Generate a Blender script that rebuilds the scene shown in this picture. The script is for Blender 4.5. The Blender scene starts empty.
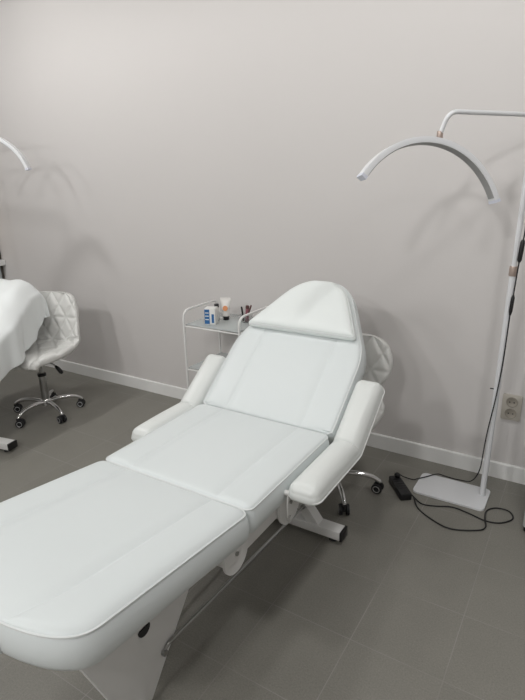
import bpy, bmesh, math, random
from mathutils import Vector, Matrix
PI = math.pi
R = math.radians
scene = bpy.context.scene
COL = scene.collection
rng = random.Random(7)

# ------------------------------------------------------------------ materials
def mat(name, base, rough=0.5, metal=0.0, noise=None, bump=None, coat=0.0, trans=0.0, emit=None, spec=0.5, ior=1.45):
    m = bpy.data.materials.new(name); m.use_nodes = True
    nt = m.node_tree; b = nt.nodes['Principled BSDF']
    b.inputs['Base Color'].default_value = (*base, 1)
    b.inputs['Roughness'].default_value = rough
    b.inputs['Metallic'].default_value = metal
    b.inputs['Coat Weight'].default_value = coat
    b.inputs['Transmission Weight'].default_value = trans
    b.inputs['Specular IOR Level'].default_value = spec
    b.inputs['IOR'].default_value = ior
    if emit:
        b.inputs['Emission Color'].default_value = (*emit[0], 1)
        b.inputs['Emission Strength'].default_value = emit[1]
    tc = nt.nodes.new('ShaderNodeTexCoord')
    if noise:
        scale, amt = noise
        n = nt.nodes.new('ShaderNodeTexNoise'); n.inputs['Scale'].default_value = scale; n.inputs['Detail'].default_value = 4
        mr = nt.nodes.new('ShaderNodeMapRange')
        mr.inputs['To Min'].default_value = 1 - amt; mr.inputs['To Max'].default_value = 1 + amt
        mx = nt.nodes.new('ShaderNodeMix'); mx.data_type = 'RGBA'; mx.blend_type = 'MULTIPLY'
        mx.inputs['Factor'].default_value = 1; mx.inputs['A'].default_value = (*base, 1)
        nt.links.new(tc.outputs['Object'], n.inputs['Vector'])
        nt.links.new(n.outputs['Fac'], mr.inputs['Value'])
        nt.links.new(mr.outputs['Result'], mx.inputs['B'])
        nt.links.new(mx.outputs['Result'], b.inputs['Base Color'])
    if bump:
        scale, st = bump
        n2 = nt.nodes.new('ShaderNodeTexNoise'); n2.inputs['Scale'].default_value = scale; n2.inputs['Detail'].default_value = 3
        bp = nt.nodes.new('ShaderNodeBump'); bp.inputs['Strength'].default_value = st; bp.inputs['Distance'].default_value = 0.002
        nt.links.new(tc.outputs['Object'], n2.inputs['Vector'])
        nt.links.new(n2.outputs['Fac'], bp.inputs['Height'])
        nt.links.new(bp.outputs['Normal'], b.inputs['Normal'])
    return m

M = {}
M['wall'] = mat('wall_paint', (0.63, 0.608, 0.597), 0.75, noise=(1.3, 0.012), bump=(260, 0.05))
M['ceiling'] = mat('ceiling_paint', (0.8, 0.8, 0.79), 0.9, noise=(2, 0.01))
M['skirting'] = mat('skirting_paint', (0.80, 0.80, 0.79), 0.4, noise=(3, 0.01))
M['vinyl'] = mat('white_vinyl', (0.695, 0.738, 0.742), 0.42, noise=(6, 0.012), bump=(420, 0.06))
M['vinyl_arm'] = mat('armrest_vinyl', (0.71, 0.735, 0.72), 0.36, noise=(6, 0.012), bump=(420, 0.05))
M['pipe'] = mat('piping_vinyl', (0.69, 0.715, 0.715), 0.38, noise=(9, 0.01))
M['pipe_white'] = mat('bright_piping', (0.86, 0.87, 0.86), 0.35, noise=(9, 0.01))
M['pillow'] = mat('pillow_vinyl', (0.79, 0.83, 0.82), 0.38, noise=(7, 0.012), bump=(300, 0.06))
M['steel'] = mat('white_steel', (0.74, 0.74, 0.73), 0.35, noise=(8, 0.015))
M['steel_warm'] = mat('lamp_enamel', (0.74, 0.75, 0.77), 0.35, noise=(8, 0.01))
M['diffuser'] = mat('lamp_diffuser', (0.33, 0.33, 0.325), 0.5, noise=(20, 0.02))
M['chrome'] = mat('chrome', (0.72, 0.72, 0.72), 0.12, metal=1.0, noise=(30, 0.02))
M['dull_chrome'] = mat('dull_chrome', (0.42, 0.42, 0.41), 0.28, metal=1.0, noise=(30, 0.02))
M['black'] = mat('black_plastic', (0.012, 0.012, 0.013), 0.42, noise=(40, 0.1))
M['rubber'] = mat('black_rubber', (0.014, 0.014, 0.016), 0.6, noise=(40, 0.1))
M['ring'] = mat('wheel_ring', (0.5, 0.5, 0.5), 0.3, metal=0.6, noise=(20, 0.02))
M['rose'] = mat('rose_metal', (0.46, 0.37, 0.325), 0.4, metal=0.5, noise=(30, 0.03))
M['endcap'] = mat('lamp_end_cap', (0.66, 0.68, 0.76), 0.35, noise=(20, 0.02))
M['stool'] = mat('stool_leatherette', (0.70, 0.70, 0.68), 0.38, noise=(10, 0.02), bump=(350, 0.08))
M['socket'] = mat('socket_plastic', (0.47, 0.44, 0.39), 0.4, noise=(20, 0.02))
M['socket_in'] = mat('socket_recess', (0.30, 0.275, 0.235), 0.45, noise=(20, 0.02))
M['hole'] = mat('pin_hole', (0.02, 0.02, 0.02), 0.6, noise=(20, 0.02))
M['trolley'] = mat('trolley_enamel', (0.80, 0.80, 0.79), 0.3, noise=(10, 0.01))
M['glass'] = mat('shelf_glass', (0.72, 0.76, 0.755), 0.12, trans=0.5, noise=(10, 0.01), ior=1.35)
M['clear'] = mat('clear_plastic', (0.9, 0.9, 0.9), 0.05, trans=0.95, noise=(10, 0.01), ior=1.2)
M['carton'] = mat('carton_white', (0.80, 0.80, 0.78), 0.5, noise=(20, 0.01))
M['blue'] = mat('print_blue', (0.03, 0.14, 0.36), 0.45, noise=(20, 0.05))
M['orange'] = mat('print_orange', (0.68, 0.28, 0.12), 0.5, noise=(20, 0.05))
M['tube'] = mat('tube_white', (0.80, 0.78, 0.75), 0.4, noise=(20, 0.01))
M['mauve'] = mat('mauve_plastic', (0.30, 0.12, 0.15), 0.35, noise=(30, 0.04))
M['brown'] = mat('brush_brown', (0.12, 0.06, 0.055), 0.4, noise=(30, 0.06))
M['tan'] = mat('tan_wood', (0.36, 0.27, 0.18), 0.5, noise=(14, 0.08))
M['darkedge'] = mat('dark_edge', (0.07, 0.06, 0.05), 0.5, noise=(20, 0.05))
M['palegrey'] = mat('pale_grey_panel', (0.52, 0.55, 0.56), 0.45, noise=(10, 0.02))
M['sheet'] = mat('cover_sheet', (0.82, 0.85, 0.85), 0.5, noise=(9, 0.015), bump=(60, 0.10))
M['light'] = mat('lamp_glow', (0.9, 0.9, 0.9), 0.5, noise=(9, 0.01), emit=((1, 0.97, 0.93), 9.0))

def floor_material():
    m = bpy.data.materials.new('grey_porcelain_tile'); m.use_nodes = True
    nt = m.node_tree; N = nt.nodes; L = nt.links; b = N['Principled BSDF']
    tc = N.new('ShaderNodeTexCoord'); sep = N.new('ShaderNodeSeparateXYZ')
    L.new(tc.outputs['Object'], sep.inputs[0])
    def mth(op, a, b_=None, c=None):
        n = N.new('ShaderNodeMath'); n.operation = op
        for k, v in enumerate((a, b_, c)):
            if v is None: continue
            if isinstance(v, (int, float)): n.inputs[k].default_value = v
            else: L.new(v, n.inputs[k])
        return n.outputs[0]
    def cell(out, o, p):
        t = mth('DIVIDE', mth('SUBTRACT', out, o), p)
        fr = mth('FRACT', t)
        d = mth('MULTIPLY', mth('MINIMUM', fr, mth('SUBTRACT', 1.0, fr)), p)
        return mth('FLOOR', t), d
    ix, dx = cell(sep.outputs[0], -0.7975, 0.2994)
    iy, dy = cell(sep.outputs[1], 0.9983, 0.2936)
    d = mth('MINIMUM', dx, dy)
    mr = N.new('ShaderNodeMapRange'); mr.inputs['From Min'].default_value = 0.0009; mr.inputs['From Max'].default_value = 0.0019
    mr.inputs['To Min'].default_value = 1; mr.inputs['To Max'].default_value = 0
    L.new(d, mr.inputs['Value'])
    comb = N.new('ShaderNodeCombineXYZ'); L.new(ix, comb.inputs[0]); L.new(iy, comb.inputs[1])
    wn = N.new('ShaderNodeTexWhiteNoise'); wn.noise_dimensions = '2D'; L.new(comb.outputs[0], wn.inputs['Vector'])
    n1 = N.new('ShaderNodeTexNoise'); n1.inputs['Scale'].default_value = 190; n1.inputs['Detail'].default_value = 3; n1.inputs['Roughness'].default_value = 0.7
    n2 = N.new('ShaderNodeTexNoise'); n2.inputs['Scale'].default_value = 7; n2.inputs['Detail'].default_value = 5
    L.new(tc.outputs['Object'], n1.inputs['Vector']); L.new(tc.outputs['Object'], n2.inputs['Vector'])
    v = mth('ADD', mth('MULTIPLY', mth('SUBTRACT', n1.outputs['Fac'], 0.5), 0.85), 1.0)
    v = mth('ADD', v, mth('MULTIPLY', mth('SUBTRACT', n2.outputs['Fac'], 0.5), 0.16))
    v = mth('ADD', v, mth('MULTIPLY', mth('SUBTRACT', wn.outputs['Value'], 0.5), 0.05))
    mx = N.new('ShaderNodeMix'); mx.data_type = 'RGBA'; mx.blend_type = 'MULTIPLY'; mx.inputs['Factor'].default_value = 1
    mx.inputs['A'].default_value = (*FLOOR_RGB, 1); L.new(v, mx.inputs['B'])
    gx = N.new('ShaderNodeMix'); gx.data_type = 'RGBA'; gx.inputs['B'].default_value = (0.29, 0.28, 0.26, 1)
    L.new(mx.outputs['Result'], gx.inputs['A'])
    gn = N.new('ShaderNodeTexNoise'); gn.inputs['Scale'].default_value = 2.6; gn.inputs['Detail'].default_value = 2
    L.new(tc.outputs['Object'], gn.inputs['Vector'])
    gr = N.new('ShaderNodeMapRange'); gr.inputs['From Min'].default_value = 0.35; gr.inputs['From Max'].default_value = 0.62
    gr.inputs['To Min'].default_value = 0.15; gr.inputs['To Max'].default_value = 0.95
    L.new(gn.outputs['Fac'], gr.inputs['Value'])
    L.new(mth('MULTIPLY', mr.outputs['Result'], gr.outputs['Result']), gx.inputs['Factor'])
    L.new(gx.outputs['Result'], b.inputs['Base Color'])
    b.inputs['Roughness'].default_value = 0.48
    bp = N.new('ShaderNodeBump'); bp.inputs['Strength'].default_value = 0.25; bp.inputs['Distance'].default_value = 0.001
    L.new(mth('SUBTRACT', mth('MULTIPLY', n1.outputs['Fac'], 0.3), mr.outputs['Result']), bp.inputs['Height'])
    L.new(bp.outputs['Normal'], b.inputs['Normal'])
    return m
FLOOR_RGB = (0.212, 0.204, 0.180)
M['floor'] = floor_material()

# ------------------------------------------------------------------ helpers
def link(name, bm, m, parent=None, smooth=True, loc=None):
    me = bpy.data.meshes.new(name)
    bmesh.ops.recalc_face_normals(bm, faces=bm.faces)
    bm.to_mesh(me); bm.free()
    if smooth:
        for p in me.polygons: p.use_smooth = True
        try: me.set_sharp_from_angle(angle=R(40))
        except Exception: pass
    for mm in (m if isinstance(m, (list, tuple)) else [m]): me.materials.append(mm)
    o = bpy.data.objects.new(name, me); COL.objects.link(o)
    if parent is not None: o.parent = parent
    if loc is not None: o.location = loc
    return o

def thing(name, label, cat, loc=(0, 0, 0), rz=0.0, group=None):
    o = bpy.data.objects.new(name, None); COL.objects.link(o)
    o.empty_display_size = 0.1
    o.location = loc; o.rotation_euler = (0, 0, rz)
    o['label'] = label; o['category'] = cat
    if group: o['group'] = group
    return o

def tag(o, label, cat, group=None):
    o['label'] = label; o['category'] = cat
    if group: o['group'] = group
    return o

def box(bm, x0, x1, y0, y1, z0, z1, bev=0.0, mi=0):
    r = bmesh.ops.create_cube(bm, size=1)
    vs = r['verts']
    for v in vs:
        v.co = Vector(((x0 + x1) / 2 + v.co.x * (x1 - x0), (y0 + y1) / 2 + v.co.y * (y1 - y0), (z0 + z1) / 2 + v.co.z * (z1 - z0)))
    fs = set(f for v in vs for f in v.link_faces)
    for f in fs: f.material_index = mi
    if bev:
        es = list(set(e for v in vs for e in v.link_edges))
        bmesh.ops.bevel(bm, geom=es, offset=bev, segments=2, affect='EDGES', profile=0.5)
    return bm

def catmull(pts, n=8, closed=False):
    P = [Vector(p) for p in pts]; out = []
    k = len(P)
    rngk = range(k if closed else k - 1)
    for i in rngk:
        p1, p2 = P[i], P[(i + 1) % k]
        p0 = P[i - 1] if (i > 0 or closed) else p1 * 2 - p2
        p3 = P[(i + 2) % k] if (i + 2 < k or closed) else p2 * 2 - p1
        for j in range(n):
            t = j / n
            out.append(0.5 * ((2 * p1) + (p2 - p0) * t + (2 * p0 - 5 * p1 + 4 * p2 - p3) * t * t + (3 * p1 - p0 - 3 * p2 + p3) * t ** 3))
    if not closed: out.append(P[-1])
    return out

def fillet(pts, r, n=6):
    """polyline with rounded corners"""
    P = [Vector(p) for p in pts]; out = [P[0]]
    for i in range(1, len(P) - 1):
        a = (P[i - 1] - P[i]).normalized(); b = (P[i + 1] - P[i]).normalized()
        ang = a.angle(b); d = min(r / math.tan(ang / 2), 0.49 * (P[i - 1] - P[i]).length, 0.49 * (P[i + 1] - P[i]).length)
        p, q = P[i] + a * d, P[i] + b * d
        for k in range(n + 1):
            t = k / n
            out.append(p * (1 - t) ** 2 + P[i] * 2 * t * (1 - t) + q * t * t)
    out.append(P[-1])
    return out

def tube(bm, pts, rad, seg=10, closed=False, caps=True, square=None, up=None):
    """sweep a circle (or a rectangle square=(w,h)) along points"""
    P = [Vector(p) for p in pts]; n = len(P)
    rads = rad if isinstance(rad, (list, tuple)) else [rad] * n
    T = []
    for i in range(n):
        if closed: t = P[(i + 1) % n] - P[i - 1]
        else: t = P[min(i + 1, n - 1)] - P[max(i - 1, 0)]
        T.append(t.normalized())
    u = Vector(up) if up else (Vector((0, 0, 1)) if abs(T[0].z) < 0.9 else Vector((1, 0, 0)))
    rings = []
    for i in range(n):
        t = T[i]
        u = (u - t * u.dot(t))
        if u.length < 1e-6: u = t.orthogonal()
        u.normalize(); v = t.cross(u)
        ring = []
        if square:
            w, h = square
            c = [(-w / 2, -h / 2), (w / 2, -h / 2), (w / 2, h / 2), (-w / 2, h / 2)]
            k = 1.0
            if 0 < i < n - 1:
                k = 1 / max(0.5, math.cos((P[i] - P[i - 1]).angle(P[i + 1] - P[i]) / 2))
            for (a, b) in c: ring.append(bm.verts.new(P[i] + v * a + u * b * k))
        else:
            for s in range(seg):
                a = 2 * PI * s / seg
                ring.append(bm.verts.new(P[i] + (u * math.cos(a) + v * math.sin(a)) * rads[i]))
        rings.append(ring)
    m = len(rings[0])
    for i in range(n if closed else n - 1):
        A, B = rings[i], rings[(i + 1) % n]
        for s in range(m):
            bm.faces.new((A[s], A[(s + 1) % m], B[(s + 1) % m], B[s]))
    if caps and not closed:
        bm.faces.new(rings[0][::-1]); bm.faces.new(rings[-1])
    return bm

def lathe(bm, prof, seg=24, origin=(0, 0, 0), axis='z', mi=0):
    o = Vector(origin); rings = []
    for (r, h) in prof:
        ring = []
        for s in range(seg):
            a = 2 * PI * s / seg
            c, d = r * math.cos(a), r * math.sin(a)
            p = {'z': (c, d, h), 'x': (h, c, d), 'y': (c, h, d)}[axis]
            ring.append(bm.verts.new(o + Vector(p)))
        rings.append(ring)
    for i in range(len(rings) - 1):
        for s in range(seg):
            f = bm.faces.new((rings[i][s], rings[i][(s + 1) % seg], rings[i + 1][(s + 1) % seg], rings[i + 1][s])); f.material_index = mi
    f = bm.faces.new(rings[0][::-1]); f.material_index = mi
    f = bm.faces.new(rings[-1]); f.material_index = mi
    return bm

def prism(bm, outline, z0, z1, fn=lambda p: p, bev=0.0):
    """extrude a 2D outline; fn maps (a,b,h) to 3D"""
    lo = [bm.verts.new(Vector(fn((a, b, z0)))) for a, b in outline]
    hi = [bm.verts.new(Vector(fn((a, b, z1)))) for a, b in outline]
    n = len(lo)
    bm.faces.new(lo[::-1]); ft = bm.faces.new(hi)
    es = [e for e in ft.edges]
    for i in range(n): bm.faces.new((lo[i], lo[(i + 1) % n], hi[(i + 1) % n], hi[i]))
    if bev: bmesh.ops.bevel(bm, geom=es, offset=bev, segments=2, affect='EDGES', profile=0.5)
    return bm

def round_rect(x0, x1, y0, y1, r, n=5):
    out = []
    for cx, cy, a0 in ((x1 - r, y0 + r, -90), (x1 - r, y1 - r, 0), (x0 + r, y1 - r, 90), (x0 + r, y0 + r, 180)):
        for k in range(n + 1):
            a = R(a0 + 90 * k / n); out.append((cx + r * math.cos(a), cy + r * math.sin(a)))
    return out

def pad(wl, wr, svals, th, mp, crown=0.006, er=0.016, edrop=0.008, bulge=0.008, groove=None, gdep=0.0035, thick=None, inset_bot=0.02, ncol=9, endprof=1.0, panel=0.0):
    """upholstered pad. wl/wr(s) left and right half widths; svals rows; top is z=0 (local), bottom z=-th.
       mp maps local (x, s, z) to thing space. Returns bm and the top boundary (piping line)."""
    bm = bmesh.new(); rows = []
    s0, s1 = svals[0], svals[-1]
    th_f = thick if thick else (lambda s: th)
    L3 = []
    for s in svals:
        a, b = -wl(s), wr(s)
        h_ = 0.0004
        sa_, sb_ = max(s0, s - h_), min(s1, s + h_)
        gl = math.sqrt(1 + ((wr(sb_) - wr(sa_)) / max(1e-6, sb_ - sa_)) ** 2)
        xs = []
        if groove:
            g = min(groove(s), 0.8 * b)
            hw = 0.006
            for k in range(ncol): xs.append(a + (-g - hw - a) * (1 - (1 - k / ncol) ** 1.6))
            xs += [-g - hw, -g - hw / 3, -g + hw / 3, -g + hw]
            for k in range(1, ncol): xs.append(-g + hw + (2 * g - 2 * hw) * k / ncol)
            xs += [g - hw, g - hw / 3, g + hw / 3, g + hw]
            for k in range(1, ncol + 1): xs.append(g + hw + (b - g - hw) * ((k / ncol) ** 1.6) if False else g + hw + (b - g - hw) * (1 - (1 - k / ncol) ** 1.6))
        else:
            N = 2 * ncol
            for k in range(N + 1): xs.append((a + b) / 2 + (b - a) / 2 * math.sin(PI / 2 * (2 * k / N - 1)))
        row = []
        for x in xs:
            de = min(x - a, b - x) / gl if b - a > 1e-6 else 0
            de = min(de, (s - s0), (s1 - s) * 1.0)
            de = max(de, 0)
            z = 0.0
            if de < er: z -= edrop * (1 - math.sqrt(max(0, 1 - (1 - de / er) ** 2)))
            t = (2 * (x - a) / (b - a) - 1) if b - a > 1e-6 else 0
            u = (2 * (s - s0) / (s1 - s0) - 1)
            z += crown * (1 - abs(t) ** 2.5) * (1 - abs(u) ** 4)
            if groove:
                g = min(groove(s), 0.8 * b)
                kf = min(1, max(0, (b / (1.25 * groove(s)) - 1) / 0.12))
                q = abs(abs(x) - g)
                z -= gdep * math.exp(-(q / 0.004) ** 2) * min(1, max(0, de) / 0.02) * kf
                # the strips beside the panel are softly stuffed
                if abs(x) > g and b > g:
                    z += panel * math.sin(PI * min(1, (abs(x) - g) / (b - g))) ** 0.8 * min(1, max(0, de) / 0.02) * kf
            row.append((x, s, z))
        L3.append(row)
    V = [[bm.verts.new(mp(p)) for p in row] for row in L3]
    nr, nc = len(V), len(V[0])
    for i in range(nr - 1):
        for j in range(nc - 1):
            bm.faces.new((V[i][j], V[i][j + 1], V[i + 1][j + 1], V[i + 1][j]))
    loop = [(0, j) for j in range(nc)] + [(i, nc - 1) for i in range(1, nr)] + [(nr - 1, j) for j in range(nc - 2, -1, -1)] + [(i, 0) for i in range(nr - 2, 0, -1)]
    P2 = [Vector((L3[i][j][0], L3[i][j][1])) for i, j in loop]
    n = len(loop); NRM = []
    for k in range(n):
        # average over a few neighbours so the dense corner points turn smoothly
        acc = Vector((0, 0))
        e1 = P2[k] - P2[k - 1]; e2 = P2[(k + 1) % n] - P2[k]
        for e in (e1, e2):
            if e.length > 1e-9:
                e = e.normalized(); acc += Vector((e.y, -e.x))
        if acc.length > 1e-6: acc = acc.normalized()
        NRM.append(acc)
    for _ in range(2):
        NRM = [((NRM[k - 1] + NRM[k] * 2 + NRM[(k + 1) % n]).normalized()) for k in range(n)]
    prev = [V[i][j] for i, j in loop]
    prof = [(0.35, 0.10), (0.8, 0.28), (1.0, 0.5), (0.75, 0.78), (0.1, 0.93)]
    for (o, f) in prof + [(-1, 1.0)]:
        cur = []
        for k, (i, j) in enumerate(loop):
            x, s, z = L3[i][j]
            off = bulge * o if o >= 0 else -inset_bot
            p = P2[k] + NRM[k] * off
            t = th_f(s)
            cur.append(bm.verts.new(mp((p.x, p.y, z * (1 - f) - t * f))))
        for k in range(n):
            bm.faces.new((prev[k], prev[(k + 1) % n], cur[(k + 1) % n], cur[k]))
        prev = cur
    bm.faces.new(prev)
    bound = [(L3[i][j], NRM[k]) for k, (i, j) in enumerate(loop)]
    # drop near-duplicate points for the piping sweep
    pts = []
    for (p, nn) in bound:
        q = mp((p[0] + nn.x * 0.001, p[1] + nn.y * 0.001, p[2] - 0.001))
        if not pts or (q - pts[-1]).length > 0.004: pts.append(q)
    if (pts[0] - pts[-1]).length < 0.004: pts.pop()
    return bm, pts

def lin(a, b, n): return [a + (b - a) * i / n for i in range(n + 1)]
def endspace(s0, s1, r0, r1, n=10, mid=14):
    a = [s0 + r0 * (1 - math.cos(PI / 2 * k / n)) for k in range(n)]
    b = lin(s0 + r0, s1 - r1, mid)
    c = [s1 - r1 + r1 * math.sin(PI / 2 * k / n) for k in range(1, n + 1)]
    return a + b + c
def wround(w, s0, s1, r0, r1):
    def f(s):
        d0 = s - s0; d1 = s1 - s; v = w
        if d0 < r0: v = w - r0 + math.sqrt(max(0, r0 * r0 - (r0 - d0) ** 2))
        if d1 < r1: v = min(v, w - r1 + math.sqrt(max(0, r1 * r1 - (r1 - d1) ** 2)))
        return max(v, 0.001)
    return f

# ------------------------------------------------------------------ the setting
WY = 2.591
def struct(name, bm, m, loc=None):
    o = link(name, bm, m, smooth=False, loc=loc); o['kind'] = 'structure'; return o
X0, X1, Y0, ZC = -6.5, 3.4, -5.0, 2.9
struct('floor', box(bmesh.new(), X0, X1, Y0, WY, -0.05, 0), M['floor'])
struct('wall_back', box(bmesh.new(), X0 - .1, X1 + .1, WY, WY + 0.1, -0.05, ZC), M['wall'])
struct('wall_left', box(bmesh.new(), X0 - .1, X0, Y0, WY, -0.05, ZC), M['wall'])
struct('wall_right', box(bmesh.new(), X1, X1 + .1, Y0, WY, -0.05, ZC), M['wall'])
struct('wall_front', box(bmesh.new(), X0 - .1, X1 + .1, Y0 - .1, Y0, -0.05, ZC), M['wall'])
struct('ceiling', box(bmesh.new(), X0 - .1, X1 + .1, Y0 - .1, WY + .1, ZC, ZC + 0.1), M['ceiling'])
bm = bmesh.new()
prism(bm, [(WY, 0), (WY, 0.084), (WY - 0.009, 0.084), (WY - 0.0125, 0.080), (WY - 0.013, 0)], X0, X1, fn=lambda p: (p[2], p[0], p[1]))
struct('baseboard_back', bm, M['skirting'])

# ------------------------------------------------------------------ wall outlet
ot = thing('wall_outlet', 'beige grey double power socket on the wall beside the lamp pole', 'power socket', (-0.225, WY, 0.325))
bm = bmesh.new(); prism(bm, round_rect(-0.043, 0.043, 0, 0.128, 0.006), 0.0005, 0.011, fn=lambda p: (p[0], -p[2], p[1]), bev=0.003)
link('plate', bm, M['socket'], ot)
for zc in (0.035, 0.093):
    bm = bmesh.new(); lathe(bm, [(0.026, -0.0105), (0.026, -0.0135), (0.023, -0.014), (0.021, -0.0125)], 28, (0, 0, zc), 'y')
    s = link('socket', bm, M['socket_in'], ot)
    bm = bmesh.new()
    for dx in (-0.0095, 0.0095): lathe(bm, [(0.0032, -0.0138), (0.0032, -0.0145)], 10, (dx, 0, zc), 'y')
    link('pin_hole', bm, M['hole'], s)

# ------------------------------------------------------------------ treatment bed
HINGE_S = 1.62; ZS = 0.55
def make_bed(origin, label, ang, legtilt=7.0, rz=0.0, arms=True, bar=0.315):
    root = thing('treatment_bed', label, 'treatment bed', origin, rz, 'treatment beds')
    oy = 1.2
    def Y(y): return y - oy
    W = 0.302
    # ---- leg section
    yl = 1.068; L = 0.657; tl = R(legtilt)
    def mleg(p): return Vector((p[0], Y(yl) - p[1] * math.cos(tl) + p[2] * math.sin(tl) * 0, ZS + p[1] * math.sin(tl) + p[2]))
    def mlegx(p): return mleg((-p[0], p[1], p[2]))
    def wl(s):
        v = wround(W, 0, L, 0.03, 0.0)(s) if s < 0.1 else W
        d = L - s
        if d < 0.125:                       # rounded corners running into a slightly bowed foot end
            q = (0.125 - d) / 0.125
            v = min(v, 0.02 + (W - 0.02) * (1 - q ** 2.8) ** (1 / 2.2))
        return max(v, 0.12)
    g = lambda s: 0.178 if s < 0.45 else 0.178 - 0.035 * ((s - 0.45) / 0.2) ** 2
    bm, pts = pad(wl, wl, endspace(0, L, 0.03, 0.125, 18, 20), 0.100, mlegx, groove=g, crown=0.007, bulge=0.012, panel=0.004)
    leg = link('leg_cushion', bm, M['vinyl'], root)
    bm = bmesh.new(); tube(bm, pts, 0.0032, 6, closed=True); link('piping', bm, M['pipe'], leg)
    # ---- seat section
    ys0, ys1 = 1.074, 1.612
    def mseat(p): return Vector((p[0], Y(p[1]), ZS + 0.002 + p[2]))
    ws = wround(W, ys0, ys1, 0.022, 0.022)
    bm, pts = pad(ws, ws, endspace(ys0, ys1, 0.025, 0.025, 8, 18), 0.095, mseat, groove=lambda s: 0.178, crown=0.006, bulge=0.010, panel=0.004)
    seat = link('seat_cushion', bm, M['vinyl'], root)
    bm = bmesh.new(); tube(bm, pts, 0.0032, 6, closed=True); link('piping', bm, M['pipe'], seat)
    # ---- back section
    ca, sa = math.cos(ang), math.sin(ang)
    LB = 0.738
    def mback(p): return Vector((p[0], Y(HINGE_S) + p[1] * ca - p[2] * sa, ZS - 0.003 + p[1] * sa + p[2] * ca))
    ctl = [(0, 0.281), (0.008, 0.294), (0.024, 0.302), (0.20, 0.303), (0.33, 0.302), (0.40, 0.287), (0.45, 0.264), (0.51, 0.234), (0.57, 0.203), (0.63, 0.172), (0.675, 0.143), (0.705, 0.112), (0.724, 0.080), (0.735, 0.042), (0.738, 0.004)]
    cs = catmull([(a, b, 0) for a, b in ctl], 6)
    def wb(s):
        for i in range(len(cs) - 1):
            if cs[i].x <= s <= cs[i + 1].x + 1e-9:
                d = cs[i + 1].x - cs[i].x
                return cs[i].y + (cs[i + 1].y - cs[i].y) * ((s - cs[i].x) / d if d > 1e-9 else 0)
        return 0.004
    sv = sorted(set(round(c.x, 5) for c in cs))
    sv = [s for k, s in enumerate(sv) if k == 0 or s - sv[k - 1] > 0.0008]
    bm, pts = pad(wb, wb, sv, 0.095, mback, groove=lambda s: 0.176, crown=0.006, bulge=0.011, panel=0.004)
    back = link('back_cushion', bm, M['vinyl'], root)
    bm = bmesh.new(); tube(bm, pts, 0.0032, 6, closed=True); link('piping', bm, M['pipe'], back)
    # ---- head pillow : half moon, thick along its lower edge
    p0, p1 = 0.425, 0.722
    def wp(s):
        return max(0.004, min(wb(max(s + 0.012, 0.40)) - 0.012, wround(0.262, p0, p1, 0.018, 0.0)(s)))
    def hp(s): return 0.043 - 0.020 * (s - p0) / (p1 - p0)
    def mpil(p): return mback((p[0], p[1], 0.006 + hp(min(max(p[1], p0), p1)) + p[2]))
    svp = sorted(set([round(p0 + 0.02 * (1 - math.cos(PI / 2 * k / 8)), 5) for k in range(8)] + [round(s, 5) for s in sv if p0 + 0.02 < s < p1 - 0.001] + [p1]))
    bm, pts = pad(wp, wp, svp, 0.03, mpil, crown=0.010, er=0.03, edrop=0.016, bulge=0.006, inset_bot=0.006, thick=hp, ncol=10)
    pil = link('head_pillow', bm, M['pillow'], root)
    bm = bmesh.new(); tube(bm, pts, 0.003, 6, closed=True); link('piping', bm, M['pipe'], pil)
    # ---- armrests : one bent pad each side
    top = 0.285; aa = min(ang, R(37))
    def mk_arm(sgn):
        hw = 0.0535; xc = sgn * (0.319 + hw + (0.003 if sgn > 0 else -0.003))
        bend, f0, ZA = (1.586, 1.250, 0.548) if sgn > 0 else (1.600, 1.305, 0.534)
        total = (bend - f0) + top
        def mp(p):
            x = xc + sgn * p[0]; s = p[1]; z = p[2]
            bl = bend - f0
            if s <= bl:
                k = max(0.0, 1 - (bl - s) / 0.05) if False else 0
                return Vector((x, Y(f0 + s), ZA + z))
            t = s - bl
            return Vector((x, Y(bend) + t * math.cos(aa) - z * math.sin(aa), ZA + t * math.sin(aa) + z * math.cos(aa)))
        def mp2(p):
            # blend the surface normal around the bend so the crease stays a soft fold
            bl = bend - f0; s = p[1]
            u = min(1, max(0, (s - bl + 0.016) / 0.032)); a = aa * u
            base = mp((p[0], s, 0))
            return base + Vector((0, -math.sin(a) * p[2], math.cos(a) * p[2]))
        bl = bend - f0
        rows = endspace(0, bl, 0.03, 0.03, 8, 10) + endspace(bl, total, 0.02, 0.03, 8, 10)[1:]
        wf = wround(hw, 0, total, 0.03, 0.03)
        def mp3(p):
            d = abs(p[1] - bl)
            dip = 0.005 * math.exp(-(d / 0.005) ** 2) if p[2] > -0.03 else 0
            return mp2((p[0], p[1], p[2] - dip))
        bm, pts = pad(wf, wf, rows, 0.056, mp3, crown=0.012, er=0.045, edrop=0.028, bulge=0.004, inset_bot=0.004, ncol=10)
        arm = link('armrest', bm, M['vinyl_arm'], root)
        # piping along the lower outer edge
        pl = []
        n = len(rows)
        ring = [(wf(s), s) for s in rows] + [(-wf(s), s) for s in reversed(rows)]
        pq = []
        for (x, s) in ring:
            q = mp2((x * 1.07, s, -0.046))
            if not pq or (q - pq[-1]).length > 0.005: pq.append(q)
        bm = bmesh.new(); tube(bm, pq, 0.0030, 6, closed=True); link('piping', bm, M['pipe_white'], arm)
        bm = bmesh.new()
        # bent wire bracket carrying the armrest off the seat rail
        wpts = fillet([(sgn * 0.268, Y(1.34), 0.445), (sgn * 0.30, Y(1.34), 0.43), (sgn * 0.372, Y(1.34), 0.43), (sgn * 0.372, Y(1.34), 0.495)], 0.02)
        tube(bm, wpts, 0.006, 8)
        link('armrest_bracket', bm, M['steel'], root); bm = bmesh.new()
        wpts = fillet([(sgn * 0.268, Y(1.52), 0.445), (sgn * 0.30, Y(1.52), 0.43), (sgn * 0.372, Y(1.52), 0.43), (sgn * 0.372, Y(1.52), 0.495)], 0.02)
        tube(bm, wpts, 0.006, 8)
        link('armrest_bracket', bm, M['steel'], root)
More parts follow.
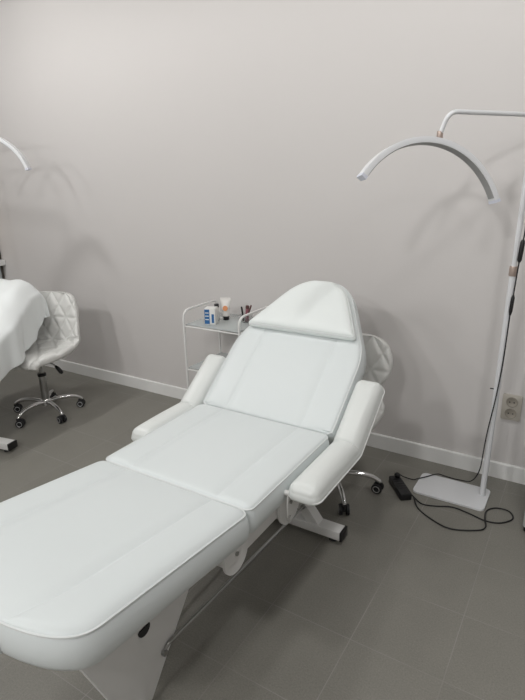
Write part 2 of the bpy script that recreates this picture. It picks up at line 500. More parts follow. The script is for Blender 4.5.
        bm = bmesh.new(); lathe(bm, [(0.009, 0), (0.009, 0.012), (0.005, 0.016)] if sgn > 0 else [(0.005, -0.016), (0.009, -0.012), (0.009, 0)], 14, (sgn * 0.312, Y(1.262), 0.505), 'x')
        tube(bm, catmull([(sgn * 0.322, Y(1.262), 0.503), (sgn * 0.323, Y(1.257), 0.46), (sgn * 0.318, Y(1.268), 0.41), (sgn * 0.298, Y(1.31), 0.36), (sgn * 0.275, Y(1.36), 0.345)], 6), 0.003, 6)
        link('support_wire', bm, M['steel'], root)
    for sgn in ((1, -1) if arms else ()): mk_arm(sgn)
    # ---- under frame
    bm = bmesh.new()
    for sgn in (1, -1):
        x = sgn * 0.245
        box(bm, x - 0.02, x + 0.02, Y(1.00), Y(1.60), 0.375, 0.452, 0.003)
    box(bm, -0.226, 0.226, Y(1.05), Y(1.09), 0.395, 0.435, 0.003)
    box(bm, -0.226, 0.226, Y(1.555), Y(1.595), 0.395, 0.435, 0.003)
    link('seat_frame', bm, M['steel'], root)
    for sgn in (1, -1):
        for (yc, zc, rr) in ((1.035, 0.410, 0.060), (1.36, 0.395, 0.075)):
            bm = bmesh.new()
            out = [(yc - oy - rr, 0.45), (yc - oy - rr, zc)]
            out += [(yc - oy - rr * math.cos(a), zc - rr * math.sin(a)) for a in [PI * k / 14 for k in range(1, 14)]]
            out += [(yc - oy + rr, zc), (yc - oy + rr, 0.45)]
            prism(bm, out, sgn * 0.268, sgn * 0.276, fn=lambda p: (p[2], p[0], p[1]))
            hp_ = link('hinge_plate', bm, M['steel'], root)
            bm = bmesh.new(); lathe(bm, [(0.007, sgn * 0.2765), (0.007, sgn * 0.281)], 10, (0, yc - oy, zc + 0.005), 'x'); link('bolt', bm, M['dull_chrome'], hp_)
    # back frame and leg frame boards
    bm = bmesh.new()
    for sgn in (1, -1):
        q = [mback((sgn * 0.16, 0.03, -0.115)), mback((sgn * 0.16, 0.58, -0.115))]
        tube(bm, q, 0, square=(0.03, 0.03))
    tube(bm, [mback((-0.16, 0.56, -0.115)), mback((0.16, 0.56, -0.115))], 0, square=(0.03, 0.03))
    link('back_frame', bm, M['steel'], root)
    bm = bmesh.new()
    for sgn in (1, -1):
        tube(bm, [mleg((sgn * 0.2, 0.0, -0.113)), mleg((sgn * 0.2, 0.50, -0.113))], 0, square=(0.03, 0.03))
    tube(bm, [mleg((-0.2, 0.48, -0.113)), mleg((0.2, 0.48, -0.113))], 0, square=(0.03, 0.03))
    link('leg_frame', bm, M['steel'], root)
    # front pedestal: two folded V plates
    for sgn in (1, -1):
        bm = bmesh.new()
        x = sgn * 0.135; xo = sgn * 0.147
        ys_ = 0.0 if sgn > 0 else 0.12
        top = [(0.541 + ys_, 0.440), (0.755 + ys_, 0.440), (1.108 - ys_ * 0.5, 0.440)]
        bot = [(0.706 + ys_, 0.0), (0.735 + ys_, 0.0), (0.764 + ys_, 0.0)]
        xs_t = [x, xo, x]
        a = [bm.verts.new((xs_t[k], Y(top[k][0]), top[k][1])) for k in range(3)]
        b = [bm.verts.new((xs_t[k], Y(bot[k][0]), bot[k][1])) for k in range(3)]
        for k in range(2): bm.faces.new((a[k], a[k + 1], b[k + 1], b[k]))
        # returned flanges front and rear
        ai = [bm.verts.new((x - sgn * 0.022, Y(top[k][0]), top[k][1])) for k in (0, 2)]
        bi = [bm.verts.new((x - sgn * 0.022, Y(bot[k][0]), bot[k][1])) for k in (0, 2)]
        bm.faces.new((a[0], b[0], bi[0], ai[0])); bm.faces.new((a[2], b[2], bi[1], ai[1]))
        bm.faces.new((b[0], b[1], b[2], bi[1], bi[0])); bm.faces.new((a[0], a[1], a[2], ai[1], ai[0])); bm.faces.new((ai[0], ai[1], bi[1], bi[0]))
        pp = link('pedestal_plate', bm, M['steel'], root)
        bm = bmesh.new()
        out = [(0.772 + ys_ - oy - 0.023 * math.cos(t), 0.302 - 0.025 * math.sin(t)) for t in [PI * k / 12 for k in range(13)]]
        prism(bm, out, sgn * 0.1405, sgn * 0.1480, fn=lambda p: (p[2], p[0], p[1]))
        link('hand_hole', bm, M['black'], pp)
    bm = bmesh.new()
    tube(bm, [(-0.128, Y(0.93), 0.41), (0.128, Y(0.93), 0.41)], 0, square=(0.04, 0.03))
    link('cross_brace', bm, M['steel'], root)
    # rear stand
    bm = bmesh.new()
    box(bm, -0.315, bar, Y(1.705), Y(1.765), 0.02, 0.06, 0.003)
    st = link('rear_foot_bar', bm, M['steel'], root)
    for sgn in (1, -1):
        bm = bmesh.new(); xe = bar if sgn > 0 else -0.315; box(bm, xe + sgn * 0.004 - 0.005, xe + sgn * 0.004 + 0.005, Y(1.704), Y(1.766), 0.019, 0.061, 0.001); link('end_cap', bm, M['black'], st)
        bm = bmesh.new(); lathe(bm, [(0.02, 0), (0.02, 0.022)], 14, (xe - sgn * 0.04, Y(1.735), 0)); link('rubber_foot', bm, M['rubber'], st)
        bm = bmesh.new()
        tube(bm, [(sgn * 0.205, Y(1.735), 0.035), (sgn * 0.012, Y(1.735), 0.285)], 0, square=(0.045, 0.05), up=(0, 1, 0))
        link('rear_leg', bm, M['steel'], root)
        bm = bmesh.new()
        yf = 0.0 if sgn > 0 else 0.10
        tube(bm, fillet([(sgn * 0.138, Y(0.842 + yf), 0.150), (sgn * 0.144, Y(0.862 + yf), 0.168), (sgn * 0.145, Y(0.91 + yf), 0.168), (sgn * 0.145, Y(1.712), 0.130)], 0.012), 0.0058, 10)
        lathe(bm, [(0.010, -0.007), (0.010, 0.007)], 12, (sgn * 0.141, Y(0.842 + yf), 0.148), 'x')
        lathe(bm, [(0.010, 1.700 - oy), (0.010, 1.7125 - oy)], 12, (sgn * 0.145, 0, 0.130), 'y')
        link('tie_rod', bm, M['dull_chrome'], root)
    bm = bmesh.new(); tube(bm, [(0, Y(1.735), 0.25), (0, Y(1.58), 0.405)], 0, square=(0.05, 0.05)); link('center_post', bm, M['steel'], root)
    return root, mback, wb

bed, mback0, wb0 = make_bed((-1.035, 1.2, 0), 'white padded treatment bed in the middle with bare raised back and half moon pillow', R(38))
bed2, mback2, wb2 = make_bed((-2.985, 0.915, 0), 'white treatment bed at the left edge hidden under a white cover sheet', R(23), rz=R(10.5), arms=False, bar=0.42)

# ------------------------------------------------------------------ sheet over the left bed
def make_sheet():
    bm = bmesh.new()
    ox, oy_, _ = bed2.location
    rows = []
    s_list = lin(0.03, 0.762, 40)
    nx, nk = 22, 16
    c6, s6 = math.cos(R(10.5)), math.sin(R(10.5))
    def off(p): return Vector((c6 * p.x - s6 * p.y + ox, s6 * p.x + c6 * p.y + oy_, p.z))
    def W(s):
        if s < 0.37: return 0.322
        return 0.322 - 0.135 * ((s - 0.37) / 0.39) ** 1.05
    for si, s in enumerate(s_list):
        # head end drops over the pillow
        e = max(0, (s - 0.60) / 0.16)
        hgt = 0.085 if s > 0.42 else 0.085 - 0.055 * min(1, (0.42 - s) / 0.16)
        w = W(s)
        row = []
        drop = 0.235 + 0.05 * max(0, (s - 0.3) / 0.46) - 0.11 * min(1, max(0, (s - 0.62) / 0.12))
        for k in range(nk, 0, -1):
            row.append((-1, k / nk, w, drop, hgt, e))
        for k in range(nx + 1):
            row.append((0, -1 + 2 * k / nx, w, drop, hgt, e))
        for k in range(1, nk + 1):
            row.append((1, k / nk, w, drop, hgt, e))
        vs = []
        for (side, t, w_, dr, h_, e_) in row:
            if side == 0:
                x = w_ * t
                z = h_ * (1 - 0.86 * abs(t) ** 7.0)
                z += 0.004 * math.sin(9 * t + 22 * s) + 0.003 * math.sin(31 * s - 5 * t)
                p = mback2((x, s, z - 0.05 * e_ ** 2))
            else:
                edge = mback2((side * w_, s, h_ * 0.14 - 0.05 * e_ ** 2))
                fold = 0.010 * math.sin(34 * s + 1.3 * side) + 0.005 * math.sin(71 * s + 2)
                out = side * (0.024 * math.sin(PI / 2 * min(1, t * 6)) - 0.012 * t + (fold + 0.012) * t)
                p = edge + Vector((out, 0.02 * t * math.sin(21 * s), -dr * t))
                p.z = max(p.z, 0.2)
            vs.append(bm.verts.new(off(p)))
        rows.append(vs)
    m = len(rows[0])
    for i in range(len(rows) - 1):
        for j in range(m - 1):
            bm.faces.new((rows[i][j], rows[i][j + 1], rows[i + 1][j + 1], rows[i + 1][j]))
    # curtain at the head end
    last = rows[-1]; prev = last
    for k in range(1, 11):
        t = k / 10; cur = []
        for j in range(m):
            p = last[j].co.copy()
            base = last[j].co
            c = 1 - abs(2 * j / (m - 1) - 1)
            p += Vector((0.012 * math.sin(j * 1.1) * t, 0.026 * math.sin(PI / 2 * min(1, 3 * t)) * min(1, c * 3) + 0.010 * math.sin(j * 1.7 + 1) * t, 0))
            zt = rows[-1][0].co.z
            p.z = base.z + (zt - base.z) * t
            cur.append(bm.verts.new(p))
        for j in range(m - 1):
            bm.faces.new((prev[j], prev[j + 1], cur[j + 1], cur[j]))
        prev = cur
    bmesh.ops.remove_doubles(bm, verts=bm.verts, dist=0.0004)
    o = link('cover_sheet', bm, M['sheet'])
    sd = o.modifiers.new('thick', 'SOLIDIFY'); sd.thickness = 0.003; sd.offset = 1
    sb = o.modifiers.new('sub', 'SUBSURF'); sb.levels = 1; sb.render_levels = 1
    return tag(o, 'creased white cover sheet draped over the bed at the left edge', 'sheet')
make_sheet()

# ------------------------------------------------------------------ swivel stools
def make_stool(loc, rz, base_rot, label, lift=0.0, soft=0.0, waist=0.0):
    """local frame: faces -y"""
    root = thing('swivel_stool', label, 'stool', loc, rz, 'white tufted stools on castors')
    # side profile (y, z) from seat lip to back top, with half width and cupping
    ctl = [(-0.215, 0.425, 0.150, 0.000), (-0.205, 0.462, 0.170, 0.000), (-0.16, 0.478, 0.205, 0.004), (-0.06, 0.470, 0.228, 0.014), (0.06, 0.466, 0.238, 0.035), (0.135, 0.478, 0.242, 0.062),
           (0.178, 0.520, 0.240, 0.075), (0.195, 0.575, 0.228, 0.066), (0.206, 0.65, 0.213, 0.045), (0.216, 0.73, 0.204, 0.034), (0.226, 0.80, 0.184, 0.028), (0.232, 0.832, 0.160, 0.022), (0.236, 0.852, 0.120, 0.018), (0.237, 0.859, 0.070, 0.016)]
    ctl = [(a, 0.43 + (b - 0.47) * 0.90 , c * (1 - soft * max(0, (b - 0.66) / 0.2) ** 2), d) for a, b, c, d in ctl]
    ctl = [(a, b + lift, c * (1 + (0.3 if b > 0.58 else -0.35) * waist) * (1 - waist * math.exp(-((b - 0.525) / 0.075) ** 2)), d * (1 - 2.2 * waist)) for a, b, c, d in ctl]
    P = catmull([(a, b, c) for a, b, c, d in ctl], 10); D = catmull([(d, 0, 0) for a, b, c, d in ctl], 10)
    arc = [0]
    for i in range(1, len(P)): arc.append(arc[-1] + math.hypot(P[i].x - P[i - 1].x, P[i].y - P[i - 1].y))
    bm = bmesh.new(); nx = 84
    front, rear = [], []
    # diamond seams: families |x| +- k*v, plus horizontal welts
    h0 = arc[-1]
    def seam(x, a):
        v = (h0 - a)                 # distance down from the back top
        per = 0.205
        dmin = 1.0
        if v < 0.36:
            hx = 0.112
            for (sl) in (1, -1):
                q = (x + sl * (v - 0.165) * hx / 0.165 * 1.0) / hx
                f = abs(q - round(q)) * hx * 0.82
                dmin = min(dmin, f)
            for hv in (0.165,): dmin = min(dmin, abs(v - hv))
        if abs(v - 0.335) < 0.05: dmin = min(dmin, abs(v - 0.335))
        if v >= 0.34:
            for sl in (1, -1):
                q = (x + sl * (v - 0.335) * 0.8) / 0.14
                dmin = min(dmin, abs(q - round(q)) * 0.14 * 0.78)
        return dmin
    N = len(P)
    for i in range(N):
        y, z, w = P[i]; d = D[i].x
        t0 = P[max(i - 1, 0)]; t1 = P[min(i + 1, N - 1)]
        tx, tz = t1.x - t0.x, t1.y - t0.y; l = math.hypot(tx, tz) or 1
        ny, nz = -tz / l, tx / l          # points to the sitter's side (up from the seat, forward from the back)
        rf, rr = [], []
        for k in range(nx + 1):
            t = -1 + 2 * k / nx
            tt = math.sin(PI / 2 * t * 0.97) / math.sin(PI / 2 * 0.97)
            x = w * tt
            cup = d * abs(tt) ** 2.2
            edge = min(1, (1 - abs(tt)) / 0.10, i / 7.0, (N - 1 - i) / 7.0)
            edge = max(0, edge); puff = math.sqrt(max(0, 1 - (1 - edge) ** 2))
            sd = seam(x, arc[i])
            tuft = 0.011 * (1 - math.exp(-(sd / 0.010) ** 1.1)) - 0.007
            hth = 0.022 * puff + 0.002
            rf.append(bm.verts.new((x, y + ny * (cup + hth + tuft * puff), z + nz * (cup + hth + tuft * puff))))
            rr.append(bm.verts.new((x, y + ny * (cup - hth), z + nz * (cup - hth))))
        front.append(rf); rear.append(rr)
    for i in range(N - 1):
        for k in range(nx):
            bm.faces.new((front[i][k], front[i][k + 1], front[i + 1][k + 1], front[i + 1][k]))
            bm.faces.new((rear[i][k], rear[i + 1][k], rear[i + 1][k + 1], rear[i][k + 1]))
        for k in (0, nx):
            bm.faces.new((front[i][k], front[i + 1][k], rear[i + 1][k], rear[i][k]))
    for i in (0, N - 1):
        for k in range(nx): bm.faces.new((front[i][k], rear[i][k], rear[i][k + 1], front[i][k + 1]))
    shell = link('seat_shell', bm, M['stool'], root)
    # mechanism plate, gas column, lever
    bm = bmesh.new(); box(bm, -0.08, 0.08, -0.09, 0.09, 0.374, 0.392, 0.003); box(bm, -0.035, 0.035, -0.05, 0.05, 0.352, 0.376, 0.004)
    link('mounting_plate', bm, M['black'], root)
    bm = bmesh.new(); lathe(bm, [(0.0135, 0.25), (0.0135, 0.36)], 20); link('gas_piston', bm, M['dull_chrome'], root)
    bm = bmesh.new(); lathe(bm, [(0.020, 0.098), (0.025, 0.105), (0.0235, 0.27), (0.0235, 0.275)], 24); col = link('column', bm, M['dull_chrome'], root)
    bm = bmesh.new(); lathe(bm, [(0.0265, 0.268), (0.0275, 0.272), (0.0275, 0.283), (0.024, 0.287)], 24); link('collar', bm, M['black'], col)
    bm = bmesh.new(); tube(bm, [(0.02, 0.02, 0.364), (0.07, 0.035, 0.342), (0.09, 0.04, 0.322)], 0.0045, 8); lv = link('lever', bm, M['dull_chrome'], root)
    bm = bmesh.new(); tube(bm, [(0.083, 0.038, 0.328), (0.095, 0.041, 0.314), (0.115, 0.045, 0.288), (0.122, 0.047, 0.276)], [0.007, 0.012, 0.014, 0.008], 12); link('lever_grip', bm, M['black'], lv)
    bm = bmesh.new(); lathe(bm, [(0.012, 0.055), (0.030, 0.066), (0.034, 0.085), (0.030, 0.102), (0.024, 0.108)], 24); link('hub', bm, M['chrome'], root)
    for k in range(5):
        a = base_rot - rz + 2 * PI * k / 5
        c, s = math.cos(a), math.sin(a)
        prof = [(0.022, 0.085), (0.07, 0.094), (0.13, 0.094), (0.185, 0.084), (0.218, 0.066), (0.226, 0.056)]
        pts = catmull([(c * r, s * r, z) for r, z in prof], 5)
        bm = bmesh.new(); n = len(pts)
        tube(bm, pts, [0.0150 - 0.005 * i / (n - 1) for i in range(n)], 10); lg = link('leg', bm, M['chrome'], root)
        # castor
        ph = a + rng.uniform(-1.2, 1.2); px, py = c * 0.226, s * 0.226
        fx, fy = math.cos(ph), math.sin(ph); cx, cy = px - fx * 0.010, py - fy * 0.010
        bm = bmesh.new()
        lathe(bm, [(0.007, 0.040), (0.007, 0.066)], 10, (px, py, 0))
        mtx = Matrix.Translation((cx, cy, 0.0255)) @ Matrix.Rotation(ph + PI / 2, 4, 'Z')
        b2 = bmesh.new()
        box(b2, -0.006, 0.006, -0.022, 0.014, 0.0, 0.030, 0.003)
        b2.transform(mtx); me = bpy.data.meshes.new('tmp'); b2.to_mesh(me); b2.free(); bm.from_mesh(me); bpy.data.meshes.remove(me)
        cst = link('caster', bm, M['black'], root)
        for sd in (-1, 1):
            b2 = bmesh.new()
            lathe(b2, [(0.021, sd * 0.0075), (0.0255, sd * 0.010), (0.0255, sd * 0.020), (0.022, sd * 0.0235)] if sd > 0 else [(0.022, -0.0235), (0.0255, -0.020), (0.0255, -0.010), (0.021, -0.0075)], 20, (0, 0, 0), 'x')
            prof = [(0.019, sd * 0.0232), (0.0185, sd * 0.0246), (0.0125, sd * 0.0246), (0.012, sd * 0.0232)]
            b2.transform(mtx); wh = link('wheel', b2, M['rubber'], cst)
            b2 = bmesh.new()
            tube(b2, [(sd * 0.0236, 0.0155 * math.cos(q), 0.0155 * math.sin(q)) for q in [2 * PI * j / 20 for j in range(20)]], 0.0022, 6, closed=True)
            b2.transform(mtx); wr = link('wheel_ring', b2, M['ring'], cst)
    return root

make_stool((-2.95, 1.962, 0), R(17), R(59), 'white tufted swivel stool beside the sheet covered bed at left')
make_stool((-0.925, 2.085, 0), R(5), R(20), 'white tufted swivel stool half hidden behind the middle bed back', lift=-0.045, soft=0.02, waist=0.24)

# ------------------------------------------------------------------ glass trolley
def make_trolley():
    x0, x1, y0, y1 = -1.915, -1.535, 2.205, 2.535
    cx, cy = (x0 + x1) / 2, (y0 + y1) / 2
    root = thing('glass_trolley', 'white tubular trolley with glass shelves against the wall behind the middle bed', 'trolley', (cx, cy, 0))
    hx, hy = (x1 - x0) / 2, (y1 - y0) / 2
    for sgn in (-1, 1):
        bm = bmesh.new()
        tube(bm, fillet([(sgn * hx, -hy, 0.055), (sgn * hx, -hy, 0.765), (sgn * hx, hy, 0.765), (sgn * hx, hy, 0.055)], 0.055, 8), 0.0062, 10)
        link('side_frame', bm, M['trolley'], root)
    for z in (0.155, 0.415, 0.675):
        bm = bmesh.new(); box(bm, -hx + 0.009, hx - 0.009, -hy + 0.004, hy - 0.004, z + 0.0065, z + 0.0115, 0.001)
        sh = link('glass_shelf', bm, M['glass'], root)
        bm = bmesh.new()
        for sgn in (-1, 1):
            tube(bm, [(sgn * (hx - 0.004), -hy, z), (sgn * (hx - 0.004), hy, z)], 0.0045, 8)
            tube(bm, [(-hx, sgn * hy, z), (hx, sgn * hy, z)], 0.0034, 8)
        link('shelf_rail', bm, M['trolley'], sh)
    for sx in (-1, 1):
        for sy in (-1, 1):
            bm = bmesh.new(); lathe(bm, [(0.006, 0.03), (0.006, 0.06)], 8, (sx * hx, sy * hy, 0)); box(bm, sx * hx - 0.010, sx * hx + 0.010, sy * hy - 0.012, sy * hy + 0.012, 0.026, 0.042, 0.002)
            c = link('caster', bm, M['trolley'], root)
            bm = bmesh.new(); lathe(bm, [(0.018, -0.008), (0.02, -0.006), (0.02, 0.006), (0.018, 0.008)], 16, (sx * hx, sy * hy, 0.02), 'x'); link('wheel', bm, M['rubber'], c)
    return root
make_trolley()
TZ = 0.675 + 0.0115

# carton
ct = thing('carton', 'small blue and white product box on the trolley top shelf', 'box', (-1.780, 2.29, TZ + 0.0005), R(18))
bm = bmesh.new(); box(bm, -0.031, 0.031, -0.027, 0.027, 0, 0.093, 0.001); link('box_body', bm, M['carton'], ct)
bm = bmesh.new()
box(bm, -0.0310, -0.002, -0.0278, -0.0268, 0.003, 0.086); box(bm, -0.0318, -0.0308, -0.0268, 0.0265, 0.003, 0.088)
box(bm, 0.010, 0.024, -0.0278, -0.0268, 0.010, 0.060)
link('blue_print', bm, M['blue'], ct)
bm = bmesh.new()
for z in (0.064, 0.046, 0.026): box(bm, -0.028, -0.006, -0.0283, -0.0277, z, z + 0.005)
box(bm, -0.0323, -0.0317, -0.020, 0.018, 0.050, 0.056)
link('white_print', bm, M['carton'], ct)

# cream tube standing on its cap
tb = thing('cream_tube', 'white squeeze tube with orange dot standing on its black cap', 'tube', (-1.758, 2.40, TZ + 0.0005), R(24))
bm = bmesh.new()
rings = []
for (z, a, b) in ((0.020, 0.0165, 0.0165), (0.022, 0.0185, 0.0185), (0.050, 0.0195, 0.016), (0.080, 0.022, 0.010), (0.100, 0.0255, 0.004), (0.105, 0.027, 0.002), (0.118, 0.0275, 0.0015)):
    rings.append([bm.verts.new((a * math.cos(2 * PI * k / 24), b * math.sin(2 * PI * k / 24), z)) for k in range(24)])
for i in range(len(rings) - 1):
    for k in range(24): bm.faces.new((rings[i][k], rings[i][(k + 1) % 24], rings[i + 1][(k + 1) % 24], rings[i + 1][k]))
bm.faces.new(rings[0][::-1]); bm.faces.new(rings[-1])
link('tube_body', bm, M['tube'], tb); tb.scale = (1.15, 1.15, 1.1)
bm = bmesh.new(); lathe(bm, [(0.015, 0), (0.0155, 0.001), (0.0155, 0.019), (0.0145, 0.0205)], 20); link('cap', bm, M['black'], tb)
bm = bmesh.new()
c0 = [bm.verts.new((0.013 * math.cos(2 * PI * k / 24), -0.0185 + (0.0115 * math.sin(2 * PI * k / 24)) * 0.25 - 0.25 * 0.004 + 0.0045, 0.064 + 0.013 * math.sin(2 * PI * k / 24))) for k in range(24)]
c1 = [bm.verts.new(v.co + Vector((0, -0.003, 0))) for v in c0]
bm.faces.new(c0); bm.faces.new(c1)
for k in range(24): bm.faces.new((c0[k], c0[(k + 1) % 24], c1[(k + 1) % 24], c1[k]))
link('orange_dot', bm, M['orange'], tb)

# small bottle with black cap behind the carton
bt = thing('bottle', 'small bottle with black cap behind the blue and white box', 'bottle', (-1.800, 2.368, TZ + 0.0005))
bm = bmesh.new(); lathe(bm, [(0.014, 0), (0.0155, 0.002), (0.0155, 0.068), (0.011, 0.074), (0.010, 0.077)], 20); link('bottle_body', bm, M['carton'], bt)
bm = bmesh.new(); lathe(bm, [(0.0135, 0.076), (0.0135, 0.093), (0.012, 0.095)], 20); link('cap', bm, M['black'], bt)

# clear cup and cosmetics
cup = bmesh.new(); cxy = (-1.625, 2.415)
lathe(cup, [(0.029, 0), (0.035, 0.045), (0.0342, 0.045), (0.0282, 0.002)], 24)
tag(link('cup', cup, M['clear'], None, loc=(cxy[0], cxy[1], TZ + 0.0005)), 'small clear cup of cosmetic sticks near the right of the trolley top', 'cup')
def stick(name, label, cat, p, q, r, m, capm=None, capf=0.3):
    root = thing(name, label, cat, (cxy[0], cxy[1], TZ + 0.004))
    P, Q = Vector(p), Vector(q)
    bm = bmesh.new(); tube(bm, [P, P.lerp(Q, 1 - capf)], r, 12); link('body', bm, m, root)
    bm = bmesh.new(); a = P.lerp(Q, 1 - capf)
    tube(bm, [a, a.lerp(Q, 0.1), a.lerp(Q, 0.9), Q], [r * 0.9, r * 1.04, r * 1.0, r * 0.7], 12); link('cap', bm, capm or m, root)
stick('mauve_wand', 'mauve cosmetic tube with dark cap in the middle of the cup', 'cosmetic', (0.0, 0.003, 0.0), (0.004, 0.006, 0.090), 0.0105, M['mauve'], M['brown'], 0.22)
stick('eyeliner_pencil', 'black cosmetic pencil standing at the left of the cup', 'pencil', (-0.0185, -0.004, 0), (-0.029, -0.006, 0.082), 0.0052, M['black'], M['black'])
stick('makeup_brush', 'dark brown stick leaning right out of the cup', 'brush', (0.004, -0.0165, 0), (0.040, -0.010, 0.098), 0.0048, M['mauve'], M['brown'], 0.5)

# ------------------------------------------------------------------ crescent floor lamps
def make_lamp(label, base, pole_xy, top_xy, top_z, elbow, arm_end, apex, az, Rr, h1, h2, plate, tilt=0.0):
    root = thing('crescent_lamp', label, 'floor lamp', (base[0], base[1], 0), 0, 'white crescent floor lamps')
    B = Vector((base[0], base[1], 0))
    bm = bmesh.new(); prism(bm, round_rect(plate[0] - B.x, plate[1] - B.x, plate[2] - B.y, plate[3] - B.y, 0.022), 0.0, 0.009, bev=0.002)
    link('base_plate', bm, M['steel_warm'], root)
    def pole(z): k = z / top_z; return Vector((pole_xy[0] + (top_xy[0] - pole_xy[0]) * k, pole_xy[1] + (top_xy[1] - pole_xy[1]) * k, z)) - B
    bm = bmesh.new(); tube(bm, [pole(0.009), pole(1.075)], 0.013, 18); link('lower_pole', bm, M['steel_warm'], root)
    bm = bmesh.new(); tube(bm, [pole(1.075), pole(top_z)], 0.0105, 18); up = link('upper_pole', bm, M['steel_warm'], root)
    bm = bmesh.new(); tube(bm, [pole(1.055), pole(1.058), pole(1.092), pole(1.095)], [0.0155, 0.0165, 0.0165, 0.0155], 18); link('pole_clamp', bm, M['rose'], root)
    q = pole(0.55)
    bm = bmesh.new(); lathe(bm, [(0.003, -0.028), (0.003, 0.0)], 8, (q.x, q.y, 0.55), 'x'); link('lock_pin', bm, M['black'], root)
    e = Vector(arm_end); t = pole(top_z) + B; el = Vector(elbow)
    d = (el - t).normalized()
    bm = bmesh.new()
    tube(bm, fillet([t - d * 0.02 - B, el - B, e - B], 0.075, 12), 0.0083, 14); link('arm', bm, M['steel_warm'], root)
    bm = bmesh.new(); lathe(bm, [(0.0105, e.z - 0.012), (0.0112, e.z - 0.010), (0.0112, e.z + 0.012), (0.0105, e.z + 0.014)], 16, (e.x - B.x, e.y - B.y, 0)); link('swivel_joint', bm, M['rose'], root)
    # crescent: box section strip swept along an arc, diffuser on its inner face
    A = Vector(apex); dh = Vector((math.cos(az), math.sin(az), 0)); n0 = Vector((-math.sin(az), math.cos(az), 0))
    uh = Vector((0, 0, 1)) * math.cos(tilt) + n0 * math.sin(tilt); nh = n0 * math.cos(tilt) - Vector((0, 0, 1)) * math.sin(tilt)
    C = A - uh * Rr
    def at(q, r, n): return C + (dh * math.sin(q) + uh * math.cos(q)) * r + nh * n - B
    n = 48; wd = 0.019
    bm = bmesh.new(); rings = []
    sec = [(0, -wd), (0, wd), (-0.006, wd + 0.001), (-0.020, wd * 0.92), (-0.020, -wd * 0.92), (-0.006, -wd - 0.001)]
    for i in range(n + 1):
        q = -h1 + (h1 + h2) * i / n
        rings.append([bm.verts.new(at(q, Rr + a, b)) for a, b in sec])
    m = len(sec)
    for i in range(n):
        for k in range(m): bm.faces.new((rings[i][k], rings[i][(k + 1) % m], rings[i + 1][(k + 1) % m], rings[i + 1][k]))
    bm.faces.new(rings[0][::-1]); bm.faces.new(rings[-1])
    head = link('lamp_head', bm, M['steel_warm'], root)
    bm = bmesh.new(); rings = []
    sec = [(-0.0195, -wd * 0.80), (-0.0195, wd * 0.80), (-0.0225, wd * 0.74), (-0.0225, -wd * 0.74)]
    for i in range(n + 1):
        q = -h1 + 0.03 + (h1 + h2 - 0.06) * i / n
        rings.append([bm.verts.new(at(q, Rr + a, b)) for a, b in sec])
    for i in range(n):
        for k in range(4): bm.faces.new((rings[i][k], rings[i][(k + 1) % 4], rings[i + 1][(k + 1) % 4], rings[i + 1][k]))
    bm.faces.new(rings[0][::-1]); bm.faces.new(rings[-1])
    link('diffuser', bm, M['diffuser'], head)
    for q0, q1 in ((-h1 - 0.035, -h1 + 0.002), (h2 - 0.002, h2 + 0.035)):
        bm = bmesh.new(); rings = []
        sec = [(0.0012, -wd - 0.0012), (0.0012, wd + 0.0012), (-0.0212, wd), (-0.0212, -wd)]
        for i in range(4):
            q = q0 + (q1 - q0) * i / 3
            rings.append([bm.verts.new(at(q, Rr + a, b)) for a, b in sec])
        for i in range(3):
            for k in range(4): bm.faces.new((rings[i][k], rings[i][(k + 1) % 4], rings[i + 1][(k + 1) % 4], rings[i + 1][k]))
        bm.faces.new(rings[0][::-1]); bm.faces.new(rings[-1])
        link('end_cap', bm, M['endcap'], head)
    return root

lamp1 = make_lamp('white crescent floor lamp standing at the right by the wall socket', (-0.41, 2.34), (-0.281, 2.369), (-0.259, 2.369), 1.664, (-0.500, 2.055, 1.668), (-0.527, 2.062, 1.592), (-0.569, 2.004, 1.584), 0.862, 0.326, 0.885, 1.245, (-0.578, -0.252, 2.242, 2.436), tilt=0.173)
lamp2 = make_lamp('white crescent floor lamp at the left edge with only its arc tip in view', (-3.98, 2.08), (-3.90, 2.10), (-3.90, 2.10), 1.86, (-3.31, 2.06, 1.86), (-3.31, 2.05, 1.78), (-3.285, 2.03, 1.765), 0.45, 0.30, 1.0, 1.25, (-4.15, -3.83, 2.0, 2.2))

# ------------------------------------------------------------------ black adapter and cables
ad = thing('power_adapter', 'black power adapter box on the floor left of the lamp base', 'adapter', (-0.632, 2.224, 0), R(-52))
bm = bmesh.new(); box(bm, -0.085, 0.085, -0.028, 0.028, 0.0, 0.036, 0.006); link('case', bm, M['black'], ad)
bm = bmesh.new()
for k in range(5): box(bm, -0.05 + k * 0.02, -0.044 + k * 0.02, -0.022, 0.022, 0.0355, 0.0368)
link('ridge', bm, M['rubber'], ad)
bm = bmesh.new(); lathe(bm, [(0.012, 0.036), (0.014, 0.040), (0.014, 0.050), (0.010, 0.055)], 14, (-0.068, 0.010, 0)); link('plug', bm, M['black'], ad)

from math import cos, sin
CAMH = 1.45; FPX = 525.0; YAW, PITCH, ROLL = R(-32.24), R(17.84), R(-1.33)
fw = Vector((sin(YAW) * cos(PITCH), cos(YAW) * cos(PITCH), -sin(PITCH)))
r0 = Vector((cos(YAW), -sin(YAW), 0)); u0 = r0.cross(fw)
rt = r0 * cos(ROLL) + u0 * sin(ROLL); upv = u0 * cos(ROLL) - r0 * sin(ROLL)

